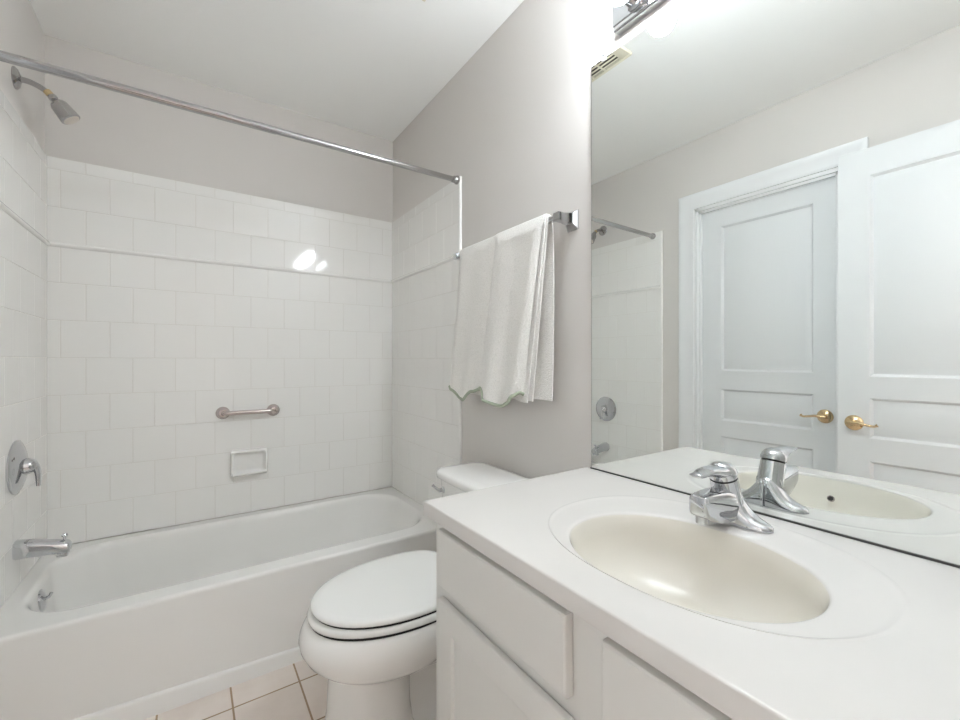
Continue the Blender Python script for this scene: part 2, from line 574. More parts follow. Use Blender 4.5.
# ------------------------------------------------------------------ tub fittings
TAPY = -0.400
t = thing('wall_shower', 'chrome shower head on a bent arm above the tub', 'shower head', (0, TAPY + 0.038, 2.09))
sy = TAPY + 0.038
b = bmesh.new()
lathe(b, [(0, 0), (0.036, 0), (0.036, 0.003), (0.030, 0.009), (0.016, 0.014), (0.012, 0.016), (0, 0.016)], (0, sy, 2.09), (1, 0, 0))
obj('wall_flange', b, 'chrome_soft', t)
b = bmesh.new()
tube(b, bez([(0.008, sy, 2.090), (0.035, sy, 2.089), (0.058, sy, 2.082), (0.078, sy, 2.070), (0.094, sy, 2.055)], 6), 0.0095, 18)
obj('shower_arm', b, 'chrome_soft', t)
d = Vector((0.66, 0, -0.75)).normalized()
p0 = Vector((0.078, sy, 2.0725))
b = bmesh.new()
lathe(b, [(0, 0), (0.0112, 0), (0.0115, 0.001), (0.0115, 0.017), (0, 0.017)], p0, d)
obj('thread_tape', b, 'teflon', t, 'tan thread tape on the arm')
b = bmesh.new()
d = Vector((0.60, 0, -0.80)).normalized()
p1 = Vector((0.0895, sy, 2.060))
lathe(b, [(0, 0), (0.012, 0), (0.0135, 0.004), (0.0135, 0.012), (0.010, 0.016), (0.013, 0.022), (0.021, 0.026), (0.0255, 0.034), (0.0305, 0.082), (0.0305, 0.086), (0.026, 0.088), (0, 0.088)], p1, d, 32)
h = obj('spray_head', b, 'chrome_soft', t)
b = bmesh.new()
lathe(b, [(0, 0), (0.0255, 0), (0.024, 0.002), (0, 0.003)], p1 + d * 0.0875, d, 32)
obj('spray_face', b, 'spray', h)

t = thing('shower_valve', 'chrome round valve plate with lever handle above the tub spout', 'shower valve', (0.01, TAPY, 0.765))
vc = Vector((0.0095, TAPY, 0.765))
b = bmesh.new()
lathe(b, [(0, 0), (0.088, 0), (0.090, 0.002), (0.090, 0.006), (0.080, 0.012), (0.060, 0.019), (0.040, 0.024), (0.028, 0.026), (0, 0.026)], vc, (1, 0, 0), 56)
obj('escutcheon', b, 'chrome', t)
b = bmesh.new()
lathe(b, [(0, 0.012), (0.027, 0.012), (0.026, 0.036), (0.024, 0.040), (0.021, 0.047), (0.015, 0.053), (0.008, 0.056), (0, 0.057)], vc, (1, 0, 0), 32)
hb = obj('handle_hub', b, 'chrome', t)
b = bmesh.new()
pts = bez([vc + Vector((0.036, 0, 0.004)), vc + Vector((0.048, 0, -0.002)), vc + Vector((0.056, 0, -0.028)), vc + Vector((0.057, 0, -0.070))], 8)
m = len(pts)
rings = []
for i, p in enumerate(pts):
    dd = (pts[min(i + 1, m - 1)] - pts[max(i - 1, 0)]).normalized()
    a = Vector((0, 1, 0))
    c = dd.cross(a)
    wy = 0.017 - 0.004 * i / (m - 1)
    wn = 0.014 - 0.008 * i / (m - 1)
    rings.append([p + a * (wy * math.cos(2 * PI * k / 20)) + c * (wn * math.sin(2 * PI * k / 20)) for k in range(20)])
loft(b, rings)
obj('lever', b, 'chrome', hb)

t = thing('tub_spout', 'chrome tub spout with a small diverter knob, over the tub rim', 'tub spout', (0.01, TAPY, 0.48))
b = bmesh.new()
st = [(0.0095, 0.487, 0.029, 0.030), (0.014, 0.487, 0.031, 0.032), (0.05, 0.484, 0.0285, 0.029), (0.10, 0.476, 0.026, 0.025), (0.128, 0.470, 0.026, 0.0245), (0.142, 0.467, 0.024, 0.022), (0.147, 0.466, 0.018, 0.016)]
loft(b, [[Vector((x, TAPY + wy * math.copysign(abs(math.cos(2 * PI * k / 28)) ** 0.8, math.cos(2 * PI * k / 28)), zc + wz * math.copysign(abs(math.sin(2 * PI * k / 28)) ** 0.8, math.sin(2 * PI * k / 28)))) for k in range(28)] for x, zc, wy, wz in st])
box(b, 0.112, 0.142, TAPY - 0.018, TAPY + 0.018, 0.438, 0.456, 0.005)
sp = obj('spout_body', b, 'chrome', t)
b = bmesh.new()
lathe(b, [(0, 0), (0.004, 0), (0.004, 0.012), (0.008, 0.014), (0.009, 0.018), (0.007, 0.022), (0, 0.023)], (0.131, TAPY, 0.492), (0, 0, 1), 20)
obj('diverter_knob', b, 'chrome', t)

t = thing('grab_bar', 'short brushed nickel grab bar on the tiled back wall', 'grab bar', (0.74, -0.01, 0.864))
b = bmesh.new()
zb = 0.864
tube(b, bez([(0.628, -0.018, zb), (0.630, -0.040, zb), (0.642, -0.050, zb), (0.665, -0.052, zb)], 6) + bez([(0.815, -0.052, zb), (0.840, -0.050, zb), (0.852, -0.040, zb), (0.854, -0.018, zb)], 6), 0.0108, 20)
obj('bar', b, 'nickel', t)
for x in (0.628, 0.854):
    b = bmesh.new()
    lathe(b, [(0, 0), (0.029, 0), (0.0305, 0.002), (0.030, 0.009), (0.026, 0.014), (0.024, 0.022), (0.018, 0.032), (0, 0.034)], (x, -0.0095, zb), (0, -1, 0), 32)
    obj('wall_flange', b, 'nickel', t)

t = thing('soap_dish', 'white ceramic soap dish set in the tile below the grab bar', 'soap dish', (0.742, -0.01, 0.605))
b = bmesh.new()
def rxz(x0, x1, z0, z1, r, y):
    return [Vector((p.x, y, p.y)) for p in rrect(x0, x1, z0, z1, r, 0, 6, 4)]
sx0, sx1, sz0, sz1 = 0.660, 0.826, 0.543, 0.672
rings = [rxz(sx0, sx1, sz0, sz1, 0.012, -0.009), rxz(sx0, sx1, sz0, sz1, 0.012, -0.026), rxz(sx0 + 0.003, sx1 - 0.003, sz0 + 0.003, sz1 - 0.003, 0.014, -0.035),
         rxz(sx0 + 0.008, sx1 - 0.008, sz0 + 0.007, sz1 - 0.008, 0.014, -0.039), rxz(sx0 + 0.013, sx1 - 0.013, sz0 + 0.013, sz1 - 0.013, 0.014, -0.036),
         rxz(sx0 + 0.018, sx1 - 0.018, sz0 + 0.020, sz1 - 0.018, 0.014, -0.018), rxz(sx0 + 0.028, sx1 - 0.028, sz0 + 0.028, sz1 - 0.028, 0.014, -0.013)]
loft(b, rings)
obj('dish', b, 'china', t, sharp=50)
b = bmesh.new()
prof = [(-0.009, 0.544), (-0.038, 0.546), (-0.052, 0.553), (-0.055, 0.560), (-0.051, 0.566), (-0.040, 0.561), (-0.014, 0.559), (-0.009, 0.560)]
loft(b, [[Vector((x, y, z)) for y, z in prof] for x in (sx0 + 0.006, sx0 + 0.010, sx1 - 0.010, sx1 - 0.006)])
obj('lip', b, 'china', t, sharp=50)

# shower rod across the alcove
t = thing('shower_rod', 'straight chrome shower curtain rod across the tub', 'curtain rod', (W / 2, -0.785, 1.953))
ry, rz = -0.785, 1.953
b = bmesh.new()
tube(b, [(0.012, ry, rz - 0.009), (0.75, ry, rz - 0.0045)], 0.0135, 24)
tube(b, [(0.74, ry, rz - 0.0045), (W - 0.012, ry, rz)], 0.0118, 24)
obj('rod_tube', b, 'chrome_soft', t)
for x, s in ((0.0105, 1), (W - 0.0105, -1)):
    b = bmesh.new()
    lathe(b, [(0, 0), (0.019, 0), (0.020, 0.002), (0.020, 0.008), (0.016, 0.016), (0.0145, 0.030), (0, 0.030)], (x, ry, rz - (0.009 if s > 0 else 0)), (s, 0, 0), 28)
    obj('rod_flange', b, 'chrome_soft', t)

# ------------------------------------------------------------------ toilet
TY0 = -1.208
XB = W - 0.012
t = thing('toilet', 'white two-piece toilet with closed lid beside the vanity', 'toilet', (1.0, TY0, 0))
def egg(f0, f1, w, z, n=64, fm=0.40, e0=2.6, e1=2.15):
    """plan section: f measured from the wall into the room"""
    fc = f0 + (f1 - f0) * fm
    out = []
    for i in range(n):
        a = 2 * PI * i / n
        c, s = math.cos(a), math.sin(a)
        e = e1 if c >= 0 else e0
        A = (f1 - fc) if c >= 0 else (fc - f0)
        f = fc + A * math.copysign(abs(c) ** (2 / e), c)
        v = w * math.copysign(abs(s) ** (2 / e), s)
        out.append(Vector((XB - f, TY0 + v, z)))
    return out
b = bmesh.new()
# front column
loft(b, [egg(0.430, 0.712, 0.142, 0.000, fm=.5), egg(0.432, 0.710, 0.140, 0.018, fm=.5), egg(0.448, 0.697, 0.129, 0.040, fm=.5), egg(0.456, 0.690, 0.122, 0.100, fm=.5),
         egg(0.458, 0.684, 0.117, 0.225, fm=.5), egg(0.460, 0.684, 0.117, 0.245, fm=.5)])
# trapway and foot behind the column
loft(b, [egg(0.10, 0.60, 0.112, 0.0), egg(0.10, 0.60, 0.110, 0.022), egg(0.13, 0.58, 0.082, 0.036), egg(0.16, 0.56, 0.055, 0.08), egg(0.16, 0.56, 0.055, 0.14), egg(0.12, 0.57, 0.070, 0.180), egg(0.09, 0.60, 0.110, 0.202), egg(0.07, 0.61, 0.130, 0.225), egg(0.05, 0.60, 0.132, 0.30), egg(0.04, 0.58, 0.14, 0.368)])
obj('pedestal', b, 'china', t, sharp=60)
b = bmesh.new()
bow_r = [egg(0.480, 0.682, 0.100, 0.222), egg(0.450, 0.705, 0.126, 0.226), egg(0.410, 0.730, 0.150, 0.239), egg(0.350, 0.750, 0.172, 0.263), egg(0.290, 0.763, 0.187, 0.297), egg(0.245, 0.767, 0.194, 0.325),
         egg(0.215, 0.764, 0.195, 0.348), egg(0.205, 0.756, 0.192, 0.366), egg(0.205, 0.747, 0.188, 0.376), egg(0.210, 0.737, 0.182, 0.380)]
for r_ in bow_r:
    for p_ in r_:
        k_ = max(0.0, min(1.0, (0.335 - p_.z) / 0.11))
        p_.z += k_ * (0.012 + 0.16 * ((XB - p_.x) - 0.60))
loft(b, bow_r)
obj('bowl', b, 'china', t, sharp=60)
SE = dict(fm=0.42, e0=3.2, e1=2.1)
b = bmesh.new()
loft(b, [egg(0.25, 0.738, 0.182, 0.379, **SE), egg(0.25, 0.738, 0.182, 0.388, **SE)])  # solid dark filler stands for the shade in the gaps
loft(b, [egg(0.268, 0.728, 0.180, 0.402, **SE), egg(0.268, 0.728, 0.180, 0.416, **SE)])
obj('seat_gap_shade', b, 'gap_shade', t, 'dark filler for the shade between lid, seat and bowl')
b = bmesh.new()
loft(b, [egg(0.245, 0.738, 0.182, 0.3855, **SE), egg(0.243, 0.743, 0.186, 0.388, **SE), egg(0.242, 0.745, 0.188, 0.395, **SE), egg(0.243, 0.742, 0.186, 0.403, **SE), egg(0.247, 0.734, 0.180, 0.407, **SE)])
obj('seat', b, 'seat', t, sharp=60)
b = bmesh.new()
LZ = 0.4125
loft(b, [egg(0.262, 0.729, 0.180, LZ, **SE), egg(0.260, 0.734, 0.184, LZ + 0.002, **SE), egg(0.259, 0.736, 0.186, LZ + 0.008, **SE), egg(0.261, 0.733, 0.184, LZ + 0.014, **SE), egg(0.268, 0.725, 0.177, LZ + 0.0175, **SE), egg(0.282, 0.706, 0.162, LZ + 0.019, **SE), egg(0.35, 0.63, 0.10, LZ + 0.020, **SE)])
obj('lid', b, 'seat', t, sharp=60)
for s_ in (-1, 1):
    b = bmesh.new()
    tube(b, [(XB - 0.245, TY0 + s_ * 0.075 - 0.022, 0.402), (XB - 0.245, TY0 + s_ * 0.075 + 0.022, 0.402)], 0.012, 16)
    box(b, XB - 0.256, XB - 0.234, TY0 + s_ * 0.075 - 0.018, TY0 + s_ * 0.075 + 0.018, 0.372, 0.402, 0.003)
    obj('hinge', b, 'seat', t)
b = bmesh.new()
def trk(f0, f1, w, r, z, bow=0.0):
    pts = rrect(XB - f1, XB - f0, TY0 - w, TY0 + w, r, z, 10, 12)
    for p in pts:
        if p.x < XB - (f0 + f1) / 2:
            p.x -= bow * (1 - ((p.y - TY0) / w) ** 2)
    return pts
loft(b, [trk(0.04, 0.185, 0.165, 0.04, 0.375), trk(0.03, 0.20, 0.185, 0.045, 0.395), trk(0.026, 0.212, 0.198, 0.045, 0.45, 0.006), trk(0.022, 0.222, 0.212, 0.045, 0.672, 0.008)])
tk = obj('tank', b, 'china', t, sharp=60)
b = bmesh.new()
loft(b, [trk(0.016, 0.228, 0.219, 0.050, 0.672, 0.010), trk(0.014, 0.234, 0.225, 0.053, 0.676, 0.010), trk(0.013, 0.236, 0.227, 0.054, 0.684, 0.010), trk(0.013, 0.236, 0.227, 0.054, 0.694, 0.010), trk(0.015, 0.232, 0.224, 0.052, 0.701, 0.010), trk(0.022, 0.222, 0.215, 0.046, 0.705, 0.010), trk(0.05, 0.19, 0.18, 0.04, 0.707, 0.008)])
obj('tank_lid', b, 'china', t, sharp=60)
b = bmesh.new()
hx = XB - 0.222
lathe(b, [(0, -0.004), (0.013, -0.004), (0.013, 0.004), (0.008, 0.008), (0.007, 0.020), (0, 0.021)], (hx, TY0 + 0.160, 0.633), (-1, 0, 0), 20)
tube(b, bez([(hx - 0.016, TY0 + 0.160, 0.633), (hx - 0.022, TY0 + 0.178, 0.637), (hx - 0.024, TY0 + 0.200, 0.642)], 5), [0.0055] * 10 + [0.0065], 12)
obj('flush_lever', b, 'chrome', tk, 'small chrome flush lever')
for s in (-1, 1):
    b = bmesh.new()
    lathe(b, [(0, 0), (0.016, 0), (0.016, 0.006), (0.012, 0.014), (0, 0.017)], (XB - 0.33, TY0 + s * 0.095, 0.022), (0, 0, 1), 20)
    obj('bolt_cap', b, 'china', t)

# ------------------------------------------------------------------ vanity cabinet
CX, CYL, CYR = 0.978, -1.567, YF + 0.012
t = thing('vanity_cabinet', 'white vanity cabinet under the sink countertop', 'cabinet', (1.24, -2.04, 0))
b = bmesh.new()
def crr(d, z):
    return [Vector((CX + d, CYR + d, z)), Vector((W - 0.012 - d, CYR + d, z)), Vector((W - 0.012 - d, CYL - d, z)), Vector((CX + d, CYL - d, z))]
loft(b, [crr(0, 0.1001), crr(0, 0.7568), crr(0.018, 0.7568), crr(0.018, 0.600)])
box(b, CX + 0.07, W - 0.012, CYR, CYL, 0.0, 0.10)
obj('carcass', b, 'cabinet', t)
def front(name, y0, y1, z0, z1, panels, label=None):
    b = bmesh.new()
    if panels:
        w, h = y0 - y1, z1 - z0
        panel_slab(b, lambda u, n, z: (CX - 0.003 - n, y1 + u, z0 + z), w, h, 0.013, [(0.055, w - 0.055, 0.055, h - 0.055)],
                   [(0.003, -0.001), (0.005, -0.006), (0.006, 0.0)])
        # eased outer edge
        es = [e for e in b.edges if all(abs(v.co.x - (CX - 0.016)) < 1e-5 for v in e.verts) and len(e.link_faces) == 2 and abs(e.calc_face_angle(0)) > 1.2]
        bmesh.ops.bevel(b, geom=es, offset=0.004, segments=3, profile=0.5, affect='EDGES')
    else:
        def r(d, x):
            return [Vector((x, y1 + d, z0 + d)), Vector((x, y0 - d, z0 + d)), Vector((x, y0 - d, z1 - d)), Vector((x, y1 + d, z1 - d))]
        loft(b, [r(0, CX - 0.002), r(0, CX - 0.0135), r(0.0012, CX - 0.0165), r(0.004, CX - 0.0186), r(0.0065, CX - 0.0190)])
    return obj(name, b, 'cabinet', t, label, sharp=25)
front('drawer_front', -1.606, -2.003, 0.615, 0.742, False)
front('drawer_front', -2.070, -2.484, 0.615, 0.742, False)
front('door', -1.604, -2.005, 0.125, 0.583, True)
front('door', -2.070, -2.484, 0.125, 0.583, True)

# ------------------------------------------------------------------ countertop with integral basin
t = thing('countertop', 'white cultured marble countertop with integral oval sink', 'countertop', (1.24, -2.04, 0.757))
HC = 0.790
X0, X1, Y0, Y1 = 0.955, W - 0.001, YF + 0.002, -1.545
cx, cy = 1.255, -2.034
angs = set(2 * PI * i / 144 for i in range(144))
for X in (X0, X1):
    for Y in (Y0, Y1):
        angs.add(math.atan2(Y - cy, X - cx) % (2 * PI))
angs = sorted(angs)
def rectp(a, ins, z):
    c, s = math.cos(a), math.sin(a)
    x0, x1, y0, y1 = X0 + ins, X1 - ins, Y0 + ins, Y1 - ins
    k = min(((x1 - cx) / c if c > 1e-9 else (x0 - cx) / c if c < -1e-9 else 1e9), ((y1 - cy) / s if s > 1e-9 else (y0 - cy) / s if s < -1e-9 else 1e9))
    # keep the corner rays on the corners
    return Vector((cx + c * k, cy + s * k, z))
def sup(a, ccx, ccy, sxf, sxb, sy, e, z):
    c, s = math.cos(a), math.sin(a)
    sx = sxb if c > 0 else sxf
    k = (abs(c / sx) ** e + abs(s / sy) ** e) ** (-1 / e)
    return Vector((ccx + c * k, ccy + s * k, z))
bcx, bcy = 1.203, -2.042
rings = [[rectp(a, 0.030, 0.7585) for a in angs], [rectp(a, 0.0, 0.757) for a in angs], [rectp(a, 0.0, HC - 0.0030) for a in angs], [rectp(a, 0.0009, HC - 0.0009) for a in angs], [rectp(a, 0.0030, HC) for a in angs], [rectp(a, 0.0060, HC) for a in angs]]
def mixr(f, e, z):
    # blend from outer oval (f=0) to basin edge (f=1)
    out = []
    for a in angs:
        A = sup(a, cx, cy, 0.222, 0.222, 0.280, 2.25, z)
        B = sup(a, bcx, bcy, 0.167, 0.164, 0.203, 2.1, z)
        out.append(A.lerp(B, f))
    return out
def inner(k, z, dx=0.0):
    return [sup(a, bcx + dx, bcy, 0.167 * k, 0.164 * k, 0.203 * k, 2.1, z) for a in angs]
rings += [mixr(-0.04, 0, HC), mixr(-0.015, 0, HC), mixr(0.0, 0, HC), mixr(0.04, 0, HC + 0.0010), mixr(0.09, 0, HC + 0.0006), mixr(0.15, 0, HC - 0.0005), mixr(0.22, 0, HC - 0.0009), mixr(0.50, 0, HC - 0.0013),
          mixr(0.84, 0, HC - 0.0017), mixr(0.93, 0, HC - 0.0020), mixr(0.97, 0, HC - 0.0027), mixr(0.99, 0, HC - 0.0038), inner(0.997, HC - 0.0056)]
ct = bmesh.new()
loft(ct, rings, False, False)
obj('counter_slab', ct, 'marble', t, sharp=45)
b = bmesh.new()
bow = [inner(0.997, HC - 0.0056), inner(0.991, HC - 0.0084), inner(0.984, HC - 0.0125), inner(0.975, HC - 0.019), inner(0.962, HC - 0.030)]
for i in range(1, 13):
    f = i / 12
    k = 0.962 * math.cos(f * PI / 2 * 0.93) ** 0.62
    bow.append(inner(k, HC - 0.030 - 0.112 * math.sin(f * PI / 2) ** 1.05, 0.02 * f))
loft(b, bow, False, True)
bs = obj('basin', b, 'basin', t, 'oval sink bowl tinted cream for bounced light', sharp=70)
b = bmesh.new()
lathe(b, [(0, 0), (0.024, 0), (0.024, 0.002), (0.019, 0.003), (0.018, 0.006), (0.010, 0.009), (0, 0.010)], (bcx + 0.02, bcy, HC - 0.142), (0, 0, 1), 28)
obj('drain', b, 'chrome', bs, 'chrome sink drain stopper')
b = bmesh.new()
nrm = Vector((0.93, 0, 0.36)).normalized()
lathe(b, [(0, 0.0), (0.0085, 0.0), (0.0085, 0.0045), (0.0062, 0.0045), (0.0055, 0.0035), (0, 0.003)], (1.0595, bcy + 0.012, 0.7365), nrm, 24)
obj('overflow_hole', b, 'nickel', bs, 'small dark overflow hole')
b = bmesh.new()
lathe(b, [(0, 0.0), (0.0058, 0.0), (0.0058, 0.0008), (0, 0.0008)], Vector((1.0595, bcy + 0.012, 0.7365)) + nrm * 0.0034, nrm, 20)
obj('overflow_dark', b, 'black', bs)

# ------------------------------------------------------------------ faucet
FY = -2.018
t = thing('faucet', 'chrome single-lever faucet behind the sink bowl', 'faucet', (1.425, FY, HC))
b = bmesh.new()
rings = []
N = 44
for i in range(N + 1):
    q = -1 + 2 * i / N
    q = math.copysign(abs(q) ** 0.85, q)
    y = FY + 0.080 * q
    wx = 0.027 * max(1 - abs(q) ** 3.4, 0.0) ** 0.5 + 0.0006
    hh = (0.014 + 0.052 * math.exp(-(abs(q) / 0.42) ** 2.0)) * max(1 - abs(q) ** 7, 0.02) ** 0.5
    ring = []
    for k in range(25):
        a = PI * k / 24
        ring.append(Vector((1.430 + wx * math.copysign(abs(math.cos(a)) ** 0.8, math.cos(a)), y, HC + hh * math.sin(a) ** 0.75 if k not in (0, 24) else HC)))
    rings.append(ring)
loft(b, rings)
obj('base_plate', b, 'chrome', t, sharp=60)
b = bmesh.new()
def colr(x, z, r, n=36, tilt=0.0):
    return [Vector((x + r * math.cos(2 * PI * i / n), FY + r * math.sin(2 * PI * i / n), z + tilt * r * math.cos(2 * PI * i / n))) for i in range(n)]
loft(b, [colr(1.428, HC + 0.004, 0.030), colr(1.424, HC + 0.030, 0.0285), colr(1.414, HC + 0.060, 0.0268, tilt=.15), colr(1.402, HC + 0.0935, 0.0258, tilt=.3)])
obj('column', b, 'chrome', t)
b = bmesh.new()
loft(b, [colr(1.402, HC + 0.0935, 0.0235, tilt=.3), colr(1.4005, HC + 0.0985, 0.0235, tilt=.3)])
obj('seal_ring', b, 'black', t, 'black seal ring under the handle')
b = bmesh.new()
loft(b, [colr(1.4005, HC + 0.0975, 0.0262, tilt=.3), colr(1.399, HC + 0.103, 0.0268, tilt=.3), colr(1.396, HC + 0.111, 0.0255, tilt=.26), colr(1.392, HC + 0.119, 0.0215, tilt=.2), colr(1.388, HC + 0.1245, 0.014, tilt=.1), colr(1.386, HC + 0.1265, 0.005)])
hd = obj('handle_cap', b, 'chrome', t, sharp=60)
b = bmesh.new()
pts = bez([(1.397, FY, HC + 0.1075), (1.372, FY, HC + 0.1105), (1.348, FY, HC + 0.1145), (1.324, FY, HC + 0.1155), (1.306, FY, HC + 0.113), (1.292, FY, HC + 0.1145)], 6)
m = len(pts)
rings = []
for i, p in enumerate(pts):
    dd = (pts[min(i + 1, m - 1)] - pts[max(i - 1, 0)]).normalized()
    a = Vector((0, 1, 0))
    c = dd.cross(a)
    f = i / (m - 1)
    wy = (0.0255 - 0.014 * f ** 0.8) * (1 if i < m - 1 else 0.6)
    wn = (0.0165 - 0.0130 * f ** 0.75) * (1 if i < m - 1 else 0.5)
    rings.append([p + a * (wy * math.cos(2 * PI * k / 24)) + c * (wn * math.sin(2 * PI * k / 24)) for k in range(24)])
loft(b, rings)
obj('lever', b, 'chrome', hd, sharp=60)
b = bmesh.new()
st = [(1.428, 0.006, 0.066, 0.0265), (1.405, 0.008, 0.071, 0.0255), (1.380, 0.007, 0.074, 0.0245), (1.355, 0.012, 0.0755, 0.0230), (1.330, 0.022, 0.0755, 0.0210), (1.312, 0.030, 0.0745, 0.0196), (1.304, 0.034, 0.073, 0.0180), (1.301, 0.039, 0.069, 0.0135)]
def sec(x, z0, z1, w, n=32):
    out = []
    for k in range(n):
        a = 2 * PI * k / n
        c, s = math.cos(a), math.sin(a)
        out.append(Vector((x, FY + w * math.copysign(abs(c) ** 0.40, c), HC + (z0 + z1) / 2 + (z1 - z0) / 2 * math.copysign(abs(s) ** 0.45, s))))
    return out
loft(b, [sec(*s) for s in st])
obj('spout', b, 'chrome', t, sharp=60)
b = bmesh.new()
lathe(b, [(0, 0), (0.0118, 0), (0.0122, 0.002), (0.0122, 0.016), (0, 0.016)], (1.319, FY, HC + 0.0185), (0, 0, 1), 24)
obj('aerator', b, 'chrome', t)
b = bmesh.new()
lathe(b, [(0, 0), (0.003, 0), (0.003, 0.050), (0.0055, 0.052), (0.006, 0.060), (0.004, 0.064), (0, 0.065)], (1.463, FY, HC - 0.001), (0, 0, 1), 16)
obj('lift_rod', b, 'chrome', t)

# ------------------------------------------------------------------ mirror
MZ0, MZ1 = HC + 0.0035, 2.029
t = thing('wall_mirror', 'large frameless wall mirror above the countertop', 'mirror', (W, -2.04, 1.41))
b = bmesh.new()
box(b, W - 0.0050, W - 0.0005, YF + 0.004, -1.568, MZ0, MZ1)
obj('mirror_backing', b, 'mirror_edge', t, smooth=False)
b = bmesh.new()
v = [b.verts.new(p) for p in ((W - 0.0052, YF + 0.004, MZ0), (W - 0.0052, -1.5692, MZ0), (W - 0.0052, -1.5692, MZ1 - 0.001), (W - 0.0052, YF + 0.004, MZ1 - 0.001))]
v2 = [b.verts.new(p.co + Vector((0.0015, 0, 0))) for p in v]
b.faces.new(v)
b.faces.new(list(reversed(v2)))
for i in range(4):
    b.faces.new((v[i], v[(i + 1) % 4], v2[(i + 1) % 4], v2[i]))
obj('mirror_glass', b, 'mirror', t, smooth=False)
b = bmesh.new()
box(b, W - 0.0075, W - 0.0005, YF + 0.004, -1.566, HC + 0.0002, HC + 0.0042)
obj('bottom_channel', b, 'channel', t, 'dark thin channel under the mirror', smooth=False)
b = bmesh.new()
box(b, W - 0.0085, W - 0.0005, -1.624, -1.609, MZ1 - 0.008, MZ1 + 0.014, 0.002)
cl = obj('mirror_clip', b, 'clip', t, 'clear plastic clip on the top edge')
b = bmesh.new()
lathe(b, [(0, 0), (0.0032, 0), (0.0028, 0.0012), (0, 0.0018)], (W - 0.0085, -1.6165, MZ1 + 0.0065), (-1, 0, 0), 14)
obj('screw', b, 'channel', cl)

# ------------------------------------------------------------------ light bar over the mirror
t = thing('vanity_light', 'chrome bar light with round globe bulbs above the mirror', 'light', (W, -1.97, 2.102))
ly0, ly1 = -1.671, -2.271
b = bmesh.new()
z0, z1 = 2.060, 2.160
prof = [(W - 0.0005, z0 + 0.004), (W - 0.020, z0 + 0.002), (W - 0.026, z0), (W - 0.030, z0 + 0.004), (W - 0.030, z0 + 0.013), (W - 0.033, z0 + 0.016), (W - 0.033, z1 - 0.016), (W - 0.030, z1 - 0.013), (W - 0.030, z1 - 0.004), (W - 0.026, z1), (W - 0.0005, z1 - 0.004)]
loft(b, [[Vector((x, y, z)) for x, z in prof] for y in (ly1, ly0)])
obj('back_plate', b, 'chrome', t, sharp=25)
for i in range(4):
    y = -1.744 - 0.157 * i
    b = bmesh.new()
    lathe(b, [(0, 0), (0.027, 0), (0.027, 0.004), (0.021, 0.008), (0.0195, 0.034), (0, 0.034)], (W - 0.0325, y, 2.102), (-1, 0, 0), 28)
    s = obj('socket', b, 'chrome', t)
    b = bmesh.new()
    pr = [(0, 0.026), (0.014, 0.026), (0.014, 0.036)]
    for k in range(3, 19):
        a = PI * k / 18
        pr.append((0.0385 * math.sin(a), 0.068 - 0.0385 * math.cos(a)))
    lathe(b, pr, (W - 0.0325, y, 2.102), (-1, 0, 0), 32)
    obj('bulb', b, 'bulb', t, 'glowing white globe bulb', sharp=60)

# ------------------------------------------------------------------ ceiling exhaust grille
t = thing('exhaust_vent', 'ivory louvred exhaust grille on the ceiling, seen in the mirror', 'vent', (1.08, -1.17, CEIL))
vx0, vx1, vy0, vy1 = 0.953, 1.215, -1.306, -1.040
b = bmesh.new()
fr, fy = 0.014, 0.046
for (a0, a1, c0, c1) in ((vx0, vx0 + fr, vy0, vy1), (vx1 - fr, vx1, vy0, vy1), (vx0 + fr, vx1 - fr, vy0, vy0 + fy), (vx0 + fr, vx1 - fr, vy1 - fy, vy1)):
    box(b, a0, a1, c0, c1, CEIL - 0.014, CEIL - 0.0005, 0.003)
obj('grille_frame', b, 'vent', t)
b = bmesh.new()
box(b, vx0 + 0.01, vx1 - 0.01, vy0 + 0.01, vy1 - 0.01, CEIL - 0.004, CEIL - 0.001)  # flat dark sheet stands for the shade between the louvres
obj('louvre_gap_shade', b, 'vent_shade', t)
for i in range(11):
    x = vx0 + fr + 0.017 + i * 0.0205
    b = bmesh.new()
    box(b, x - 0.0045, x + 0.0045, vy0 + fy - 0.002, vy1 - fy + 0.002, CEIL - 0.0135, CEIL - 0.0115, 0.0007)
    obj('louvre', b, 'vent', t)
for y in (vy0 + 0.135, vy0 + 0.20):
    b = bmesh.new()
    box(b, vx0 + fr - 0.002, vx1 - fr + 0.002, y - 0.003, y + 0.003, CEIL - 0.014, CEIL - 0.008, 0.001)
    obj('cross_bar', b, 'vent', t)

# ------------------------------------------------------------------ towel bar and towel
t = thing('towel_bar', 'square chrome towel bar on the wall beside the mirror', 'towel bar', (W, -1.18, 1.575))
BX, BZ = W - 0.068, 1.577
b = bmesh.new()
box(b, BX - 0.008, BX + 0.008, -1.480, -0.880, BZ - 0.008, BZ + 0.008, 0.0012)
obj('bar', b, 'chrome', t)
for y in (-1.490, -0.872):
    b = bmesh.new()
    def rr(x, hy, z0, z1):
        return [Vector((x, y - hy, z0)), Vector((x, y + hy, z0)), Vector((x, y + hy, z1)), Vector((x, y - hy, z1))]
    loft(b, [rr(W - 0.0005, 0.023, BZ - 0.032, BZ + 0.030), rr(W - 0.005, 0.023, BZ - 0.032, BZ + 0.030), rr(W - 0.009, 0.020, BZ - 0.026, BZ + 0.026), rr(W - 0.020, 0.015, BZ - 0.015, BZ + 0.018), rr(W - 0.050, 0.012, BZ - 0.012, BZ + 0.014), rr(W - 0.056, 0.0125, BZ - 0.0125, BZ + 0.0125), rr(W - 0.080, 0.0125, BZ - 0.0125, BZ + 0.0125)])
    obj('post', b, 'chrome', t, sharp=20)

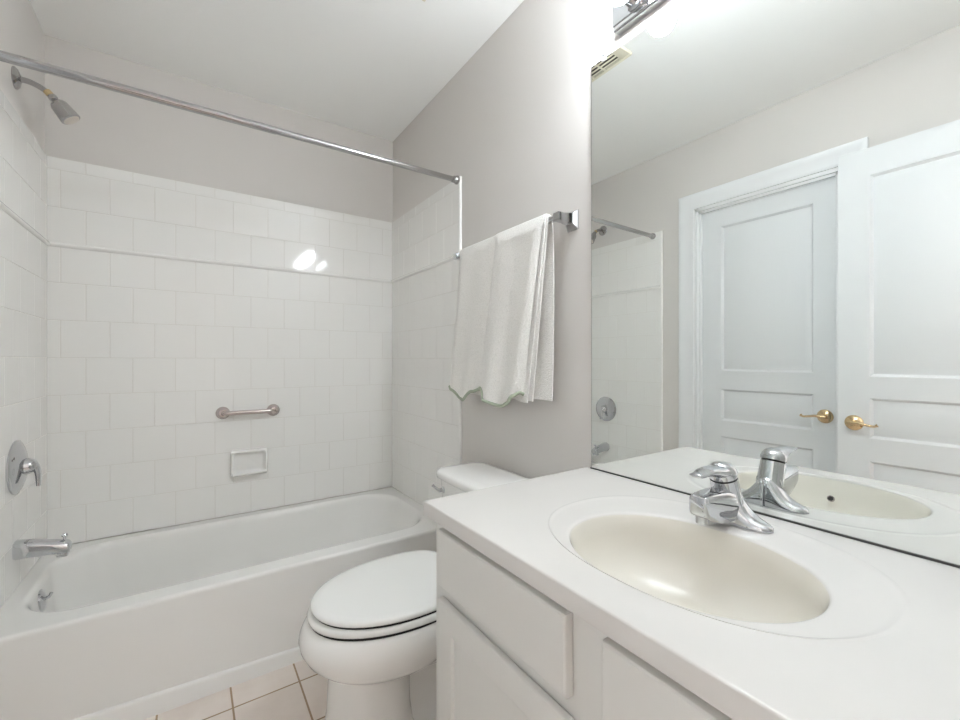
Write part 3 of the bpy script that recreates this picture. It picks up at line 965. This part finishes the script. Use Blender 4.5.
t = thing('towel', 'white towel with a green scalloped hem folded over the bar', 'towel', (BX, -1.18, 1.0))
def sheet(b, yt, yb, xf, zb, r, back=None, nu=48, drop=0.0, th=0.0042):
    """cloth over the bar: yt / yb = (left, right) y at top and bottom; xf(s, t) = front distance; zb(s) = hem height"""
    cols = []
    for i in range(nu + 1):
        s = i / nu
        col = []
        # back flap
        zbk = back(s) if back else BZ - 0.05
        nb = 20
        for k in range(nb):
            f = k / nb
            z = zbk + (BZ - zbk) * f
            yy = yt[0] + (yt[1] - yt[0]) * s
            xw = BX + r + 0.010 * math.sin(PI * f) * (1 if back else 0) + (0.003 * math.sin(9 * s + 5 * f) if back else 0)
            col.append(Vector((xw, yy, z)))
        for k in range(9):
            a = PI * k / 8
            yy = yt[0] + (yt[1] - yt[0]) * s
            col.append(Vector((BX + r * math.cos(a), yy, BZ + 0.009 + (r * 0.75) * math.sin(a) * (1 - drop * math.exp(-(s / 0.06) ** 2)))))
        nf = 40
        z_end = zb(s)
        for k in range(1, nf + 1):
            f = k / nf
            z = BZ + (z_end - BZ) * f
            ya, yc = yt[0] + (yb[0] - yt[0]) * f, yt[1] + (yb[1] - yt[1]) * f
            col.append(Vector((BX - r - xf(s, f), ya + (yc - ya) * s, z)))
        cols.append(col)
    # thickness: offset copy along averaged normals
    g = bmesh.new()
    V = [[g.verts.new(p) for p in c] for c in cols]
    for a, c in zip(V, V[1:]):
        for k in range(len(a) - 1):
            g.faces.new((a[k], a[k + 1], c[k + 1], c[k]))
    bmesh.ops.recalc_face_normals(g, faces=g.faces)
    bmesh.ops.solidify(g, geom=list(g.faces), thickness=th)
    merge(b, g)
    return [c[-1] for c in cols]
def smooth_pts(tab):
    xs = [p[0] for p in tab]
    def f(s):
        for (a, va), (c, vc_) in zip(tab, tab[1:]):
            if s <= c:
                u = (s - a) / (c - a)
                u = u * u * (3 - 2 * u)
                return va + (vc_ - va) * u
        return tab[-1][1]
    return f
b = bmesh.new()
# inner full-width layer, front and back flap
sheet(b, (-0.925, -1.452), (-0.90, -1.386), lambda s, f: 0.004 * f + 0.003 * math.sin(14 * s) * f, lambda s: 0.985 + 0.004 * math.sin(9 * s), 0.011, back=lambda s: 0.992)
# second fold layer, its edge shows on the right
sheet(b, (-1.19, -1.447), (-1.17, -1.366), lambda s, f: 0.010 * f + 0.004 * math.sin(6 * s) * f, lambda s: 0.990 + 0.010 * math.sin(5 * s), 0.0155)
# left front fold
hemA = smooth_pts([(0, 1.010), (0.08, 0.998), (0.28, 0.964), (0.40, 0.962), (0.60, 1.000), (0.80, 1.012), (1, 0.99)])
def xA(s, f):
    edge = -0.010 * math.exp(-(s / 0.07) ** 2)
    return 0.003 + 0.010 * f + edge + (0.0045 * math.sin(11 * s + 1.5 * f) + 0.006 * math.sin(PI * s)) * (0.35 + 0.65 * f) + 0.006 * math.sin(16 * s + 1) * f ** 3
hA = sheet(b, (-0.914, -1.200), (-0.858, -1.160), xA, hemA, 0.0160, drop=0.7)
# right front fold, over the others
hemB = smooth_pts([(0, 1.026), (0.10, 1.018), (0.36, 0.974), (0.60, 0.960), (0.78, 0.972), (0.89, 1.002), (0.97, 1.014), (1, 1.008)])
def xB(s, f):
    roll = 0.020 * math.exp(-(s / 0.09) ** 2)
    return 0.008 + 0.012 * f - roll * (0.75 + 0.25 * f) + (0.010 * math.sin(PI * s) + 0.0065 * math.sin(9.5 * s - 1.0 - 0.8 * f)) * (0.3 + 0.7 * f) + 0.008 * math.sin(15 * s + 2.0) * f ** 4 - 0.016 * (max(s - 0.88, 0) / 0.12) ** 2 * (0.4 + 0.6 * f)
hB = sheet(b, (-1.168, -1.441), (-1.066, -1.350), xB, hemB, 0.0205, nu=70, drop=0.3)
tw = obj('towel_cloth', b, 'towel', t, sharp=70)
b = bmesh.new()
for hem in (hA, hB):
    tube(b, hem, 0.0060, 10)
    tube(b, [p + Vector((0.006, 0.002, 0.006)) for p in hem], 0.0045, 10)
obj('hem_trim', b, 'towel_trim', tw, 'sage green stitched scalloped hem', sharp=70)
